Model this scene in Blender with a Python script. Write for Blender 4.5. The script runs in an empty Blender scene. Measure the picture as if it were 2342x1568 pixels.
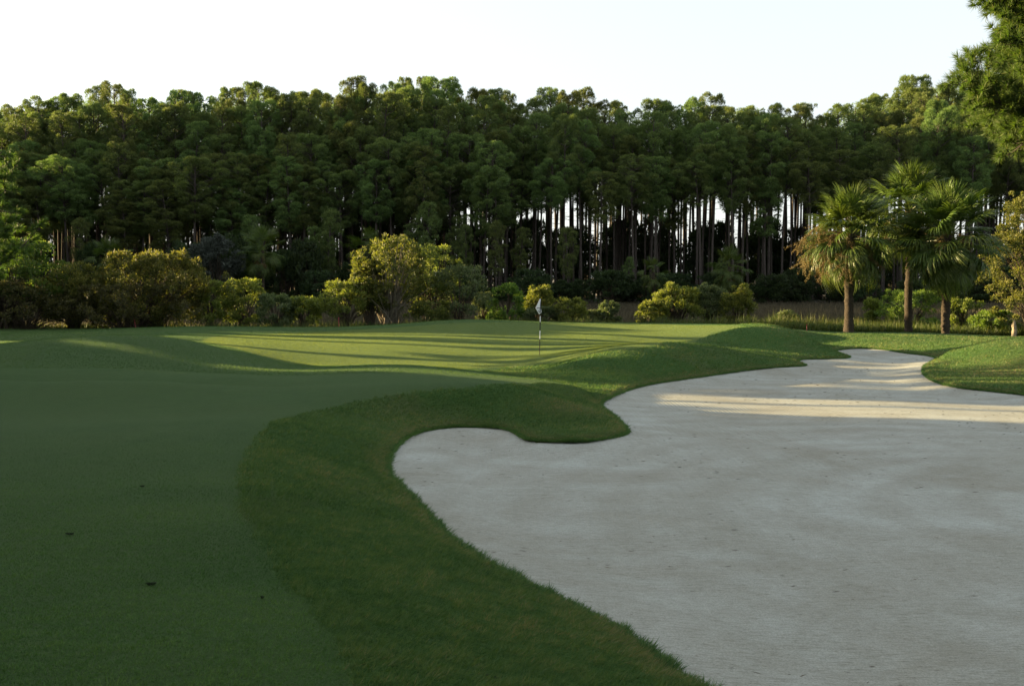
import bpy, math, random
import numpy as np
from mathutils import Vector, Matrix, Quaternion

# ------------------------------------------------------------------ camera, sky, sun, exposure
SC = bpy.context.scene
COL = SC.collection
FPX, CX, CY = 2342 * 35 / 36.0, 1171.0, 784.0        # measuring frame of the photograph (2342 x 1568)
CAM_Z, PITCH = 3.0, math.atan((784 - 632) / (2342 * 35 / 36.0))
cam = bpy.data.cameras.new('camera')
cam.lens, cam.sensor_width, cam.clip_start, cam.clip_end = 35, 36, 0.1, 6000
camo = bpy.data.objects.new('camera', cam)
COL.objects.link(camo)
camo.location = (0, 0, CAM_Z)
camo.rotation_euler = (math.pi / 2 - PITCH, 0, 0)
SC.camera = camo

SUN_EL, SUN_AZ = math.radians(8.8), math.radians(17)   # low, from the left and a little beyond
SUN_FROM = Vector((-math.cos(SUN_AZ) * math.cos(SUN_EL), math.sin(SUN_AZ) * math.cos(SUN_EL), math.sin(SUN_EL)))
w = bpy.data.worlds.new('World')
SC.world = w
w.use_nodes = True
nt = w.node_tree
bg = nt.nodes['Background']
sky = nt.nodes.new('ShaderNodeTexSky')
sky.sky_type = 'NISHITA'
sky.sun_disc = False
sky.sun_elevation = SUN_EL
sky.sun_rotation = math.atan2(SUN_FROM.x, SUN_FROM.y)
sky.air_density, sky.dust_density, sky.ozone_density = 1.0, 1.5, 1.0
hsv = nt.nodes.new('ShaderNodeHueSaturation')          # thin white overcast takes the blue out of the sky
hsv.inputs['Saturation'].default_value = 0.35
nt.links.new(sky.outputs[0], hsv.inputs['Color'])
veil = nt.nodes.new('ShaderNodeMix'); veil.data_type = 'RGBA'      # even bright high haze over the whole sky
veil.inputs['Factor'].default_value = 0.35
veil.inputs['B'].default_value = (3.7, 4.05, 4.25, 1)
nt.links.new(hsv.outputs[0], veil.inputs['A'])
nt.links.new(veil.outputs['Result'], bg.inputs['Color'])
bg.inputs['Strength'].default_value = 0.064
sun = bpy.data.lights.new('sun', 'SUN')
sun.energy, sun.angle, sun.color = 5.0, math.radians(0.5), (1.0, 0.75, 0.37)
suno = bpy.data.objects.new('sun', sun)
COL.objects.link(suno)
suno.rotation_euler = (-SUN_FROM).to_track_quat('-Z', 'Y').to_euler()
SC.view_settings.view_transform = 'Standard'
SC.view_settings.look = 'None'
SC.view_settings.exposure = 2.45
SC.view_settings.gamma = 1.0
SC.render.engine = 'CYCLES'
SC.cycles.max_bounces = 6
SC.cycles.transparent_max_bounces = 4
SC.cycles.use_denoising = True

# ------------------------------------------------------------------ helpers
R = np.random.default_rng(11)
def ray(U, V):
    xc, yc = (U - CX) / FPX, -(V - CY) / FPX
    c, s = math.cos(PITCH), math.sin(PITCH)
    return np.array([xc, c + s * yc, -s + c * yc])
def at(U, V, y):
    d = ray(U, V); t = y / d[1]
    return np.array([0, 0, CAM_Z]) + d * t
def on_z(U, V, zf):
    d = ray(U, V); y = 20.0
    for _ in range(40):
        z = zf(y); t = (z - CAM_Z) / d[2]; y = d[1] * t
    return np.array([d[0] * t, y, zf(y)])

def new_obj(name, mesh, parent=None):
    o = bpy.data.objects.new(name, mesh)
    COL.objects.link(o)
    if parent is not None: o.parent = parent
    return o
def tag(o, label=None, cat=None, group=None, kind=None):
    if label: o['label'] = label
    if cat: o['category'] = cat
    if group: o['group'] = group
    if kind: o['kind'] = kind
    return o
def empty(name, loc, rz=0.0, scale=1.0):
    o = bpy.data.objects.new(name, None)
    COL.objects.link(o)
    o.empty_display_size = 0.3
    o.location = Vector(loc); o.rotation_euler = (0, 0, rz); o.scale = (scale,) * 3 if np.isscalar(scale) else scale
    return o
def mesh_np(name, V, F, mats=(), attrs=None, smooth=False, mat_idx=None):
    """V (n,3), F (m,k) of one k, or list of such arrays."""
    V = np.asarray(V, np.float32)
    Fs = F if isinstance(F, list) else [F]
    Fs = [np.asarray(f, np.int32) for f in Fs if len(f)]
    me = bpy.data.meshes.new(name)
    me.vertices.add(len(V)); me.vertices.foreach_set('co', V.ravel())
    tot = np.concatenate([np.full(len(f), f.shape[1], np.int32) for f in Fs])
    idx = np.concatenate([f.ravel() for f in Fs])
    start = np.concatenate([[0], np.cumsum(tot)[:-1]]).astype(np.int32)
    me.loops.add(len(idx)); me.loops.foreach_set('vertex_index', idx)
    me.polygons.add(len(tot)); me.polygons.foreach_set('loop_start', start)
    try: me.polygons.foreach_set('loop_total', tot)
    except Exception: pass
    me.polygons.foreach_set('use_smooth', np.full(len(tot), smooth))
    if mat_idx is not None: me.polygons.foreach_set('material_index', np.asarray(mat_idx, np.int32))
    for k, (dom, a) in (attrs or {}).items():
        at_ = me.attributes.new(k, 'FLOAT', dom)
        at_.data.foreach_set('value', np.asarray(a, np.float32))
    for m in mats: me.materials.append(m)
    me.update(calc_edges=True)
    return me

def unit(v): return v / np.maximum(np.linalg.norm(v, axis=-1, keepdims=True), 1e-9)
class Leaves:
    """collects leaf shaped quads"""
    def __init__(s): s.P, s.A, s.L, s.W, s.T, s.N = [], [], [], [], [], []
    def add(s, P, A, L, W, T):
        n = len(P)
        s.P.append(P); s.A.append(unit(A))
        for lst, x in ((s.L, L), (s.W, W), (s.T, T)): lst.append(np.broadcast_to(np.asarray(x, float), (n,)).copy())
    def mesh(s, name, mat, rng, tri=False):
        P, A = np.concatenate(s.P), np.concatenate(s.A)
        L, W, T = (np.concatenate(x)[:, None] for x in (s.L, s.W, s.T))
        S = unit(np.cross(A, unit(rng.normal(size=P.shape))))
        n = len(P)
        if tri:
            V = np.stack([P - S * W / 2, P + S * W / 2, P + A * L], 1).reshape(-1, 3)
            F = np.arange(3 * n).reshape(-1, 3)
        else:
            up = unit(np.cross(S, A))
            M = P + A * L * 0.45
            V = np.stack([P, M + S * W / 2 + up * W * .15, P + A * L, M - S * W / 2 + up * W * .15], 1).reshape(-1, 3)
            F = np.arange(4 * n).reshape(-1, 4)
        return mesh_np(name, V, F, [mat], {'tint': ('FACE', T.ravel())})
def tube(path, rad, sides=7):
    """returns V, F for a tapered tube"""
    path = np.asarray(path, float); n = len(path)
    rad = np.broadcast_to(np.asarray(rad, float), (n,))
    t = unit(np.gradient(path, axis=0))
    ref = np.where(np.abs(t[:, 2:3]) > .9, [[1., 0, 0]], [[0, 0, 1.]])
    a = unit(np.cross(t, ref)); b = np.cross(t, a)
    th = np.arange(sides) * 2 * math.pi / sides
    V = (path[:, None] + rad[:, None, None] * (np.cos(th)[None, :, None] * a[:, None] + np.sin(th)[None, :, None] * b[:, None])).reshape(-1, 3)
    i, j = np.meshgrid(np.arange(n - 1), np.arange(sides), indexing='ij')
    q = lambda i, j: i * sides + j % sides
    F = np.stack([q(i, j), q(i, j + 1), q(i + 1, j + 1), q(i + 1, j)], -1).reshape(-1, 4)
    return V, F
class Tubes:
    def __init__(s): s.V, s.F, s.n = [], [], 0
    def add(s, path, rad, sides=7):
        V, F = tube(path, rad, sides); s.V.append(V); s.F.append(F + s.n); s.n += len(V)
    def mesh(s, name, mat): return mesh_np(name, np.concatenate(s.V), np.concatenate(s.F), [mat], smooth=True)

# ------------------------------------------------------------------ materials
def mat_new(name):
    m = bpy.data.materials.new(name); m.use_nodes = True
    n = m.node_tree.nodes; l = m.node_tree.links
    return m, n, l, n['Principled BSDF'], n['Material Output']
def ramp(n, stops):
    r = n.new('ShaderNodeValToRGB')
    e = r.color_ramp.elements
    while len(e) < len(stops): e.new(0.5)
    for k, (p, c) in enumerate(stops): e[k].position = p; e[k].color = (*c, 1)
    return r
def leaf_mat(name, stops, trans=0.35, tcol=None, rough=0.55, spec=0.25, var=0.12):
    m, n, l, b, out = mat_new(name)
    a = n.new('ShaderNodeAttribute'); a.attribute_name = 'tint'
    r = ramp(n, stops); l.new(a.outputs['Fac'], r.inputs[0])
    oi = n.new('ShaderNodeObjectInfo')
    mr = n.new('ShaderNodeMapRange'); mr.inputs['To Min'].default_value = 1 - var; mr.inputs['To Max'].default_value = 1 + var
    l.new(oi.outputs['Random'], mr.inputs['Value'])
    h = n.new('ShaderNodeHueSaturation'); l.new(r.outputs[0], h.inputs['Color']); l.new(mr.outputs[0], h.inputs['Value'])
    mr2 = n.new('ShaderNodeMapRange'); mr2.inputs['To Min'].default_value = .5 - var * .12; mr2.inputs['To Max'].default_value = .5 + var * .12
    l.new(oi.outputs['Random'], mr2.inputs['Value']); l.new(mr2.outputs[0], h.inputs['Hue'])
    l.new(h.outputs[0], b.inputs['Base Color'])
    b.inputs['Roughness'].default_value = rough; b.inputs['Specular IOR Level'].default_value = spec
    if trans > 0:
        t = n.new('ShaderNodeBsdfTranslucent'); mx = n.new('ShaderNodeMixShader'); mx.inputs[0].default_value = trans
        g = n.new('ShaderNodeMix'); g.data_type = 'RGBA'; g.blend_type = 'MULTIPLY'; g.inputs['Factor'].default_value = 1
        l.new(h.outputs[0], g.inputs['A']); g.inputs['B'].default_value = (*(tcol or (1.5, 1.5, .7)), 1)
        l.new(g.outputs['Result'], t.inputs['Color'])
        l.new(b.outputs[0], mx.inputs[1]); l.new(t.outputs[0], mx.inputs[2]); l.new(mx.outputs[0], out.inputs['Surface'])
    return m
def noise(n, l, scale, detail=4, rough=.55, vec=None, dist=0.0):
    t = n.new('ShaderNodeTexNoise'); t.inputs['Scale'].default_value = scale; t.inputs['Detail'].default_value = detail
    t.inputs['Roughness'].default_value = rough; t.inputs['Distortion'].default_value = dist
    if vec is not None: l.new(vec, t.inputs['Vector'])
    return t
def mapping(n, l, scale=(1, 1, 1), rot=(0, 0, 0), coord='Object'):
    tc = n.new('ShaderNodeTexCoord'); mp = n.new('ShaderNodeMapping')
    mp.inputs['Scale'].default_value = scale; mp.inputs['Rotation'].default_value = rot
    l.new(tc.outputs[coord], mp.inputs['Vector'])
    return mp.outputs[0]
def mixc(n, l, fac, a, b, mode='MIX'):
    m = n.new('ShaderNodeMix'); m.data_type = 'RGBA'; m.blend_type = mode
    for sock, v in (('Factor', fac), ('A', a), ('B', b)):
        if hasattr(v, 'links'): l.new(v, m.inputs[sock])
        elif sock == 'Factor': m.inputs[sock].default_value = v
        else: m.inputs[sock].default_value = (*v, 1)
    return m.outputs['Result']
def bark_mat(name, dark, light, scale=3.0, stretch=.25):
    m, n, l, b, out = mat_new(name)
    v = mapping(n, l, (scale * 3, scale * 3, scale * stretch * 3))
    t = noise(n, l, 1.5, 6, .65, v)
    r = ramp(n, [(.32, dark), (.68, light)]); l.new(t.outputs[0], r.inputs[0])
    l.new(r.outputs[0], b.inputs['Base Color'])
    bp = n.new('ShaderNodeBump'); bp.inputs['Strength'].default_value = .8; bp.inputs['Distance'].default_value = .04
    l.new(t.outputs[0], bp.inputs['Height']); l.new(bp.outputs[0], b.inputs['Normal'])
    b.inputs['Roughness'].default_value = .9; b.inputs['Specular IOR Level'].default_value = .15
    return m
def plain_mat(name, col, rough=.5, var=0.0, scale=8):
    m, n, l, b, out = mat_new(name)
    if var:
        t = noise(n, l, scale, 5, .6, mapping(n, l))
        r = ramp(n, [(.3, tuple(c * (1 - var) for c in col)), (.7, tuple(min(1, c * (1 + var)) for c in col))])
        l.new(t.outputs[0], r.inputs[0]); l.new(r.outputs[0], b.inputs['Base Color'])
    else: b.inputs['Base Color'].default_value = (*col, 1)
    b.inputs['Roughness'].default_value = rough
    return m

def turf_mat():
    m, n, l, b, out = mat_new('mown_turf')
    v = mapping(n, l)
    def at_(k):
        a = n.new('ShaderNodeAttribute'); a.attribute_name = k; return a.outputs['Fac']
    big = noise(n, l, .35, 5, .6, v); mid = noise(n, l, 3.0, 5, .65, v); fine = noise(n, l, 60, 4, .7, v)
    st = noise(n, l, 1, 5, .65, mapping(n, l, (7, 26, 10)))
    rp = lambda src, stops: (lambda r: (l.new(src, r.inputs[0]), r.outputs[0])[1])(ramp(n, stops))
    fair = rp(mid.outputs[0], [(.3, (.027, .059, .018)), (.7, (.040, .078, .023))])
    fair = mixc(n, l, rp(big.outputs[0], [(.42, (0, 0, 0)), (.62, (.6, .6, .6))]), fair, (.040, .070, .021))
    green = rp(mid.outputs[0], [(.3, (.075, .112, .034)), (.7, (.09, .128, .038))])
    rough = rp(st.outputs[0], [(.3, (.024, .064, .012)), (.55, (.042, .100, .020)), (.8, (.070, .115, .030))])
    rough = mixc(n, l, rp(big.outputs[0], [(.5, (0, 0, 0)), (.68, (.55, .55, .55))]), rough, (.085, .085, .035))
    dry = rp(mid.outputs[0], [(.3, (.10, .085, .035)), (.7, (.17, .135, .06))])
    c = mixc(n, l, at_('green'), fair, green)
    c = mixc(n, l, at_('rough'), c, rough)
    c = mixc(n, l, at_('dry'), c, dry)
    c = mixc(n, l, .55, c, rp(fine.outputs[0], [(.25, (.62, .62, .62)), (.75, (1.25, 1.25, 1.2))]), 'MULTIPLY')
    l.new(c, b.inputs['Base Color'])
    b.inputs['Roughness'].default_value = .8; b.inputs['Specular IOR Level'].default_value = .04
    b.inputs['Sheen Weight'].default_value = .14; b.inputs['Sheen Roughness'].default_value = .35; b.inputs['Sheen Tint'].default_value = (.55, .75, .35, 1)
    bp = n.new('ShaderNodeBump'); bp.inputs['Strength'].default_value = .9; bp.inputs['Distance'].default_value = .035
    l.new(fine.outputs[0], bp.inputs['Height'])
    b2 = n.new('ShaderNodeBump'); b2.inputs['Strength'].default_value = .5; b2.inputs['Distance'].default_value = .06
    l.new(st.outputs[0], b2.inputs['Height']); l.new(at_('rough'), b2.inputs['Strength']); l.new(bp.outputs[0], b2.inputs['Normal'])
    l.new(b2.outputs[0], b.inputs['Normal'])
    return m
def sand_mat():
    m, n, l, b, out = mat_new('bunker_sand')
    v = mapping(n, l)
    big = noise(n, l, .28, 5, .6, v, 1.2); mid = noise(n, l, 1.6, 6, .65, v, .6); fine = noise(n, l, 70, 5, .8, v)
    rp = lambda src, stops: (lambda r: (l.new(src, r.inputs[0]), r.outputs[0])[1])(ramp(n, stops))
    c = rp(big.outputs[0], [(.35, (.298, .296, .258)), (.65, (.374, .390, .364))])
    c = mixc(n, l, .5, c, rp(mid.outputs[0], [(.3, (.78, .76, .70)), (.7, (1.1, 1.1, 1.1))]), 'MULTIPLY')
    # rake-band shading put into colour, then dark needle litter lying mostly one way
    wr_ = n.new('ShaderNodeTexWave'); wr_.wave_type = 'RINGS'; wr_.rings_direction = 'Z'; wr_.inputs['Scale'].default_value = .30; wr_.inputs['Distortion'].default_value = 5
    wr_.inputs['Detail'].default_value = 3; wr_.inputs['Detail Scale'].default_value = .35
    mp_ = n.new('ShaderNodeMapping'); mp_.inputs['Location'].default_value = (-7.5, -11, 0); l.new(v, mp_.inputs['Vector']); l.new(mp_.outputs[0], wr_.inputs['Vector'])
    c = mixc(n, l, rp(big.outputs[0], [(.40, (.25, .25, .25)), (.6, (1, 1, 1))]), c, mixc(n, l, 1.0, c, rp(wr_.outputs[0], [(.1, (.94, .93, .915)), (.6, (1.02, 1.025, 1.03))]), 'MULTIPLY'))
    s1 = noise(n, l, 1, 6, .75, mapping(n, l, (8, 52, 20), (0, 0, .05)))
    c = mixc(n, l, 1.0, c, rp(s1.outputs[0], [(.31, (.45, .42, .38)), (.43, (.88, .87, .85)), (.55, (1.0, 1.0, 1.0)), (.75, (1.10, 1.10, 1.10))]), 'MULTIPLY')
    c = mixc(n, l, .9, c, rp(fine.outputs[0], [(.32, (.60, .59, .57)), (.5, (1.0, 1.0, 1.0)), (.68, (1.32, 1.32, 1.32))]), 'MULTIPLY')
    l.new(c, b.inputs['Base Color'])
    b.inputs['Roughness'].default_value = .95; b.inputs['Specular IOR Level'].default_value = .1
    wv = n.new('ShaderNodeTexWave'); wv.bands_direction = 'X'; wv.inputs['Scale'].default_value = 3.2; wv.inputs['Distortion'].default_value = 9
    wv.inputs['Detail'].default_value = 1; wv.inputs['Detail Scale'].default_value = .12
    l.new(v, wv.inputs['Vector'])
    b1 = n.new('ShaderNodeBump'); b1.inputs['Strength'].default_value = .45; b1.inputs['Distance'].default_value = .012
    l.new(wv.outputs[0], b1.inputs['Height'])
    b2 = n.new('ShaderNodeBump'); b2.inputs['Strength'].default_value = .35; b2.inputs['Distance'].default_value = .025
    l.new(s1.outputs[0], b2.inputs['Height']); l.new(b1.outputs[0], b2.inputs['Normal'])
    b3 = n.new('ShaderNodeBump'); b3.inputs['Strength'].default_value = .25; b3.inputs['Distance'].default_value = .01
    l.new(fine.outputs[0], b3.inputs['Height']); l.new(b2.outputs[0], b3.inputs['Normal'])
    l.new(b3.outputs[0], b.inputs['Normal'])
    return m

# ------------------------------------------------------------------ terrain
def sstep(a, b, x): t = np.clip((x - a) / (b - a), 0, 1); return t * t * (3 - 2 * t)
def sand_z(y):
    y = np.asarray(y, float)
    return -0.22 + 0.75 * (1 - sstep(3.0, 30.0, y))
szf = lambda y: float(sand_z(y))
BUNKER_PX = [(1612,1568),(1495,1500),(1388,1424),(1278,1368),(1178,1320),(1074,1263),(1004,1210),(961,1160),(917,1115),(881,1068),(900,1035),(945,1002),(1010,988),(1090,985),(1158,990),(1190,1003),(1215,1016),(1290,1020),(1350,1018),(1425,1003),(1418,980),(1392,955),(1370,934),(1385,920),(1440,897),(1500,882),(1600,868),(1700,852),(1770,845),(1838,841),(1822,832),(1840,826),(1938,823),(1915,811),(1905,806),(1960,800),(2020,803),(2060,810),(2140,822),(2115,845),(2125,870),(2180,890),(2260,900),(2342,909),(2480,925)]
# along the near left edge the eye meets the top of the turf lip, elsewhere the foot of it
poly = [on_z(u, v, (lambda y: szf(y) + .11) if k < 10 else szf)[:2] for k, (u, v) in enumerate(BUNKER_PX)]
poly += [np.array(p) for p in ((17, 22.5), (19.5, 16), (19, 9), (15, 3.5), (9, 1.6), (4.6, 2.2), (2.6, 3.9))]
def smooth_poly(P, n=6):
    P = np.array(P); out = []
    N = len(P)
    for i in range(N):
        p0, p1, p2, p3 = P[i - 1], P[i], P[(i + 1) % N], P[(i + 2) % N]
        for k in range(n):
            t = k / n
            out.append(.5 * ((2 * p1) + (-p0 + p2) * t + (2 * p0 - 5 * p1 + 4 * p2 - p3) * t * t + (-p0 + 3 * p1 - 3 * p2 + p3) * t ** 3))
    return np.array(out)
BUNKER = smooth_poly(poly)
def sdf(P, X, Y):
    """signed distance to polygon, negative inside (chunked)"""
    sh = X.shape; X, Y = X.ravel(), Y.ravel()
    A = P; B = np.roll(P, -1, 0); res = np.empty(len(X))
    for s in range(0, len(X), 20000):
        x, y = X[s:s + 20000, None], Y[s:s + 20000, None]
        ex, ey = (B - A)[:, 0][None], (B - A)[:, 1][None]
        wx, wy = x - A[:, 0][None], y - A[:, 1][None]
        t = np.clip((wx * ex + wy * ey) / (ex * ex + ey * ey + 1e-12), 0, 1)
        d = np.sqrt(((wx - ex * t) ** 2 + (wy - ey * t) ** 2).min(1))
        c = ((A[:, 1][None] <= y) != (B[:, 1][None] <= y))
        xi = A[:, 0][None] + (y - A[:, 1][None]) / np.where(np.abs(ey) < 1e-12, 1e-12, ey) * ex
        ins = (np.sum(c & (x < xi), 1) % 2) == 1
        res[s:s + 20000] = np.where(ins, -d, d)
    return res.reshape(sh)

# control points of the turf surface: (U, V, distance)
CP = [(0,1568,4.1),(400,1568,4.1),(780,1568,4.2),(0,1400,5.3),(450,1400,5.3),(720,1420,5.2),(0,1200,7.7),(300,1200,7.7),(560,1200,7.7),(0,1060,11),(250,1060,11),(540,1070,10.7),
 (1000,1480,5.3),(900,1350,6.3),(820,1250,7.5),(760,1150,9.2),(740,1060,11.3),(790,1000,13.7),
 (0,985,14),(250,983,14),(500,972,14.3),(640,960,14.8),(0,952,18),(300,948,18),(520,948,17.6),(0,915,20),(300,915,20),(600,903,20.8),(0,885,21.4),(300,885,21.4),
 (0,867,22.4),(200,868,22.4),(370,870,22.4),(520,880,22.6),(-300,860,22.6),
 (120,864,26.6),(300,864,26.6),(420,868,26.4),(520,862,26.6),(0,858,26.8),(200,825,29.2),(100,830,29.0),(330,830,29.2),(450,845,29.0),
 (0,790,31.8),(130,776,32.6),(280,769,33.2),(420,775,34.4),(-250,800,34),(-120,797,34),(500,795,36.3),(560,808,35.3),(620,824,34.2),(700,834,33.6),
 (0,768,46),(150,765,47),(300,763,47.5),(420,768,44),(-250,765,48),
 (0,760,52),(150,757,53),(300,751,54),(480,747,55),(640,751,54.5),(700,754,54),(800,748,55),(900,742,55),(980,735,55),(1050,731,55),(1170,733,56),(1400,738,57),(1600,741,58),(1730,744,57),(-300,762,52),
 (870,834,30.6),(980,837,30.2),(780,838,30.8),(1080,850,29.3),(1150,866,27.6),(700,848,29.5),(620,862,27.5),(700,872,25.3),(860,858,27.5),(980,865,26.5),(1080,872,26),
 (850,838,34.2),(1000,836,34.3),(1090,843,33.2),
 (1160,853,31),(1250,870,28),(1230,845,32.5),(1300,893,25),(1180,876,26.5),(1380,895,26.2),
 (1234,811,38),(1234,780,44),(1234,755,50),(900,805,38.5),(700,800,39),(700,770,46),(900,770,46),(900,752,51),(1050,745,51),(1600,780,43),(1500,755,51),(1400,770,46.5),(470,780,41.5),(560,790,39.5),(560,765,47.5),
 (1270,838,31.2),(1350,815,31.4),(1450,798,32.4),(1560,790,34),(1650,795,35.3),(1740,813,36),(1800,832,35.4),
 (1450,790,38.5),(1560,786,40),(1640,785,40.3),
 (1620,768,42.5),(1680,752,42.6),(1720,747,42.8),(1760,748,42.6),(1830,766,41.5),(1890,795,40),(1700,800,38.7),(1750,780,40.2),(1760,744,48),
 (1330,868,29),(1450,840,30),(1560,825,31.8),(1660,825,33.5),
 (1080,881,20.9),(960,891,20.6),(1180,888,20.8),(1290,920,20.1),(1380,962,19.3),(850,915,19.7),(700,945,17.3),(1000,938,19.8),(1130,933,19.8),(1250,965,19),
 (2200,800,36),(2260,781,37),(2342,773,37.5),(2470,775,37),(2300,850,31),(2230,850,33),(2400,860,30),
 (1950,766,48),(2050,767,48),(2150,769,48.5),(2342,771,50),(1860,764,49),(1900,762,53),(2100,762,53.5),(2342,768,55)]
pts = [at(*c) for c in CP]
# hidden hollows and the surroundings (x, y, z)
XYZ = [(-11,24.6,.1),(-6,24.6,.2),(-8.5,24.6,.08),(-14,24.6,.1),(-14,39,.42),(-11.5,40,.3),(-18,40,.35),(1.5,24,.38),(-1,23.6,.38),(4,23.5,.25),(6.6,38.5,.1),(10,46,.1),(13.5,46.5,-.02),(19,42,.1),(22,42,.1),
 (0,0,1.28),(-3,0,1.28),(3,0,1.1),(0,-6,1.3),(-6,2,1.25),(6,-4,1.2),(-10,-4,1.25),(12,-4,.9),(-8,6,1.2),(-12,12,1.0),(-16,18,.8),(-22,26,.7),(-28,33,.6),(-34,42,.5),(-38,52,.3),
 (24,10,.7),(24,20,.6),(24,28,.7),(28,36,.7),(34,46,.3),(36,54,.1),(30,5,.8)]
for x in range(-50, 56, 10): XYZ += [(x, 61, -.15), (x, 66, -.62), (x, 74, -.75)]
for x in (-50, -40): XYZ += [(x, y, .4) for y in (-10, 5, 20, 35, 48)]
for x in (45, 55): XYZ += [(x, y, .4) for y in (-10, 5, 20, 35, 50)]
XYZ += [(x, -14, 1.2) for x in (-30, -15, 0, 15, 30)]
pts += [np.array(p, float) for p in XYZ]
bl = 0.11
for p in BUNKER[::4]: pts.append(np.array([p[0], p[1], sand_z(p[1]) + bl]))
ins = [(5, 7), (8, 10), (12, 10), (5, 13), (10, 15), (15, 14), (4, 17), (9, 20), (14, 20), (7, 24), (12, 26), (10, 31), (13, 36), (15, 41), (16, 8), (8, 4.5), (3.5, 9)]
pts += [np.array([x, y, sand_z(y) - .1]) for x, y in ins]
pts = np.array(pts)
def tps_fit(P, lam=0.0012):
    n = len(P)
    d2 = ((P[:, None, :2] - P[None, :, :2]) ** 2).sum(-1)
    K = .5 * d2 * np.log(d2 + 1e-9)
    A = np.zeros((n + 3, n + 3))
    A[:n, :n] = K + lam * n * np.eye(n)
    A[:n, n] = 1; A[:n, n + 1:] = P[:, :2]; A[n, :n] = 1; A[n + 1:, :n] = P[:, :2].T
    return np.linalg.solve(A, np.concatenate([P[:, 2], np.zeros(3)]))
TW = tps_fit(pts, 0.0008)
def base_z(X, Y):
    sh = np.shape(X); X, Y = np.ravel(X), np.ravel(Y); out = np.empty(len(X)); n = len(pts)
    for s in range(0, len(X), 20000):
        x, y = X[s:s + 20000], Y[s:s + 20000]
        d2 = (x[:, None] - pts[:, 0]) ** 2 + (y[:, None] - pts[:, 1]) ** 2
        out[s:s + 20000] = (.5 * d2 * np.log(d2 + 1e-9)) @ TW[:n] + TW[n] + TW[n + 1] * x + TW[n + 2] * y
    # settle to plain ground away from the measured area
    e = np.maximum(np.abs(X) - 45, 0) / 12 + np.maximum(-8 - Y, 0) / 8 + np.maximum(Y - 70, 0) / 5
    f = np.clip(e, 0, 1); out = out * (1 - f) + f * np.where(Y > 58, -.75, .6)
    return out.reshape(sh)
def turf_z(X, Y, d=None):
    d = sdf(BUNKER, X, Y) if d is None else d
    zb = base_z(X, Y); zs = sand_z(Y)
    edge = zs + bl
    out_ = zb + (edge - zb) * (1 - sstep(0, .5, d)) + .05 * sstep(0, .15, d) * (1 - sstep(.15, .9, d))
    in_ = edge - .35 * sstep(0, .12, -d)
    return np.where(d > 0, out_, in_)

# grid in world space, finer near the bunker and the tee side where it is walked on
ys = [-15.0]
while ys[-1] < 76:
    y = ys[-1]; ys.append(y + (1.0 if y < 0 else np.clip(y * y / 1500, .045, .2) if y < 60 else .6))
ys = np.array(ys)
sx = np.linspace(-1, 1, 560)
ext = np.array([1.25, 1.6, 2.1, 2.8, 4, 6])
ss = np.concatenate([-ext[::-1], sx, ext])
Wd = np.maximum(4.0, .56 * ys + 1.5)
GX = ss[None, :] * Wd[:, None]; GY = np.repeat(ys[:, None], len(ss), 1)
GD = sdf(BUNKER, GX, GY)
jit = .05 * np.sin(GX * 23 + 3 * np.sin(GY * 9)) * np.sin(GY * 19 + 2 * np.sin(GX * 13))
GD2 = np.where(np.abs(GD) < .6, GD + jit * .7, GD)
GZ = turf_z(GX, GY, GD2)

def z_at(x, y): return float(turf_z(np.array([x]), np.array([y]))[0])
def hit(U, V, y0=3.0, y1=75.0):
    """where the photograph's pixel meets the ground"""
    d = ray(U, V); y = np.linspace(y0, y1, 3000); t = y / d[1]
    z = CAM_Z + d[2] * t
    g = np.concatenate([turf_z(d[0] * t[k:k + 3000], y[k:k + 3000]) for k in range(0, 3000, 3000)])
    k = np.argmax(z <= g) if (z <= g).any() else len(y) - 1
    return np.array([d[0] * t[k], y[k], g[k]])
GREEN_PX = [(462,779),(560,766),(760,757),(900,749),(1010,741),(1100,737),(1300,739),(1500,741),(1690,745),(1650,757),(1615,770),(1590,783),(1500,789),(1400,802),(1330,816),(1240,832),(1150,840),(1080,843),(980,838),(870,834),(770,836),(690,834),(620,820),(550,800)]
GREEN = smooth_poly([hit(u, v)[:2] for u, v in GREEN_PX], 5)
ROUGH_L = [(805,1568),(770,1490),(725,1420),(655,1340),(592,1250),(548,1170),(540,1090),(560,1030),(600,985),(650,958),(720,940),(800,922),(880,905),(960,894),(1080,884),(1150,880)]
rl = [hit(u, v)[:2] for u, v in ROUGH_L]
rl = [np.array([-.2, 2.0]), np.array([-.35, 3.2])] + rl + [np.array([1.5, 27.5])]
gr = [g for g in GREEN if g[0] > .0 and g[1] < 60]
rr = [hit(u, v)[:2] for u, v in [(1095,850),(1150,841),(1240,833),(1330,817),(1400,803),(1500,790),(1590,784),(1615,771),(1650,758),(1690,746)]]
ROUGH = np.array(rl + rr + [np.array(p) for p in ((14.5, 60.0), (40, 60), (60, 40), (60, -10), (3, -10))])
NM = .12 * np.sin(GX * 5.1 + np.sin(GY * 3)) * np.sin(GY * 4.3)
MG = 1 - sstep(-.12, .12, sdf(GREEN, GX, GY))
MR = (1 - sstep(-.04, .04, sdf(ROUGH, GX, GY) + NM * .25)) * (1 - MG)
MR = np.maximum(MR, sstep(56, 58.5, GY + 2 * NM) * (1 - MG))
MD = np.exp(-(((GX - 1.9 - 0) / 1.4) ** 2 + ((GY - 19.9) / .55) ** 2)) * .5
MD = np.maximum(MD, np.exp(-(((GX - 17.5) / 4) ** 2 + ((GY - 31.5) / 2.0) ** 2)) * .6)
MD = np.maximum(MD, .45 * np.exp(-(np.maximum(GD - .0, 0) / .22) ** 2)) * (MR > .3)
GZ = GZ + .014 * MR * sstep(.2, .6, GD2)
ny, nx = GX.shape
ii, jj = np.meshgrid(np.arange(ny - 1), np.arange(nx - 1), indexing='ij')
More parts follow.
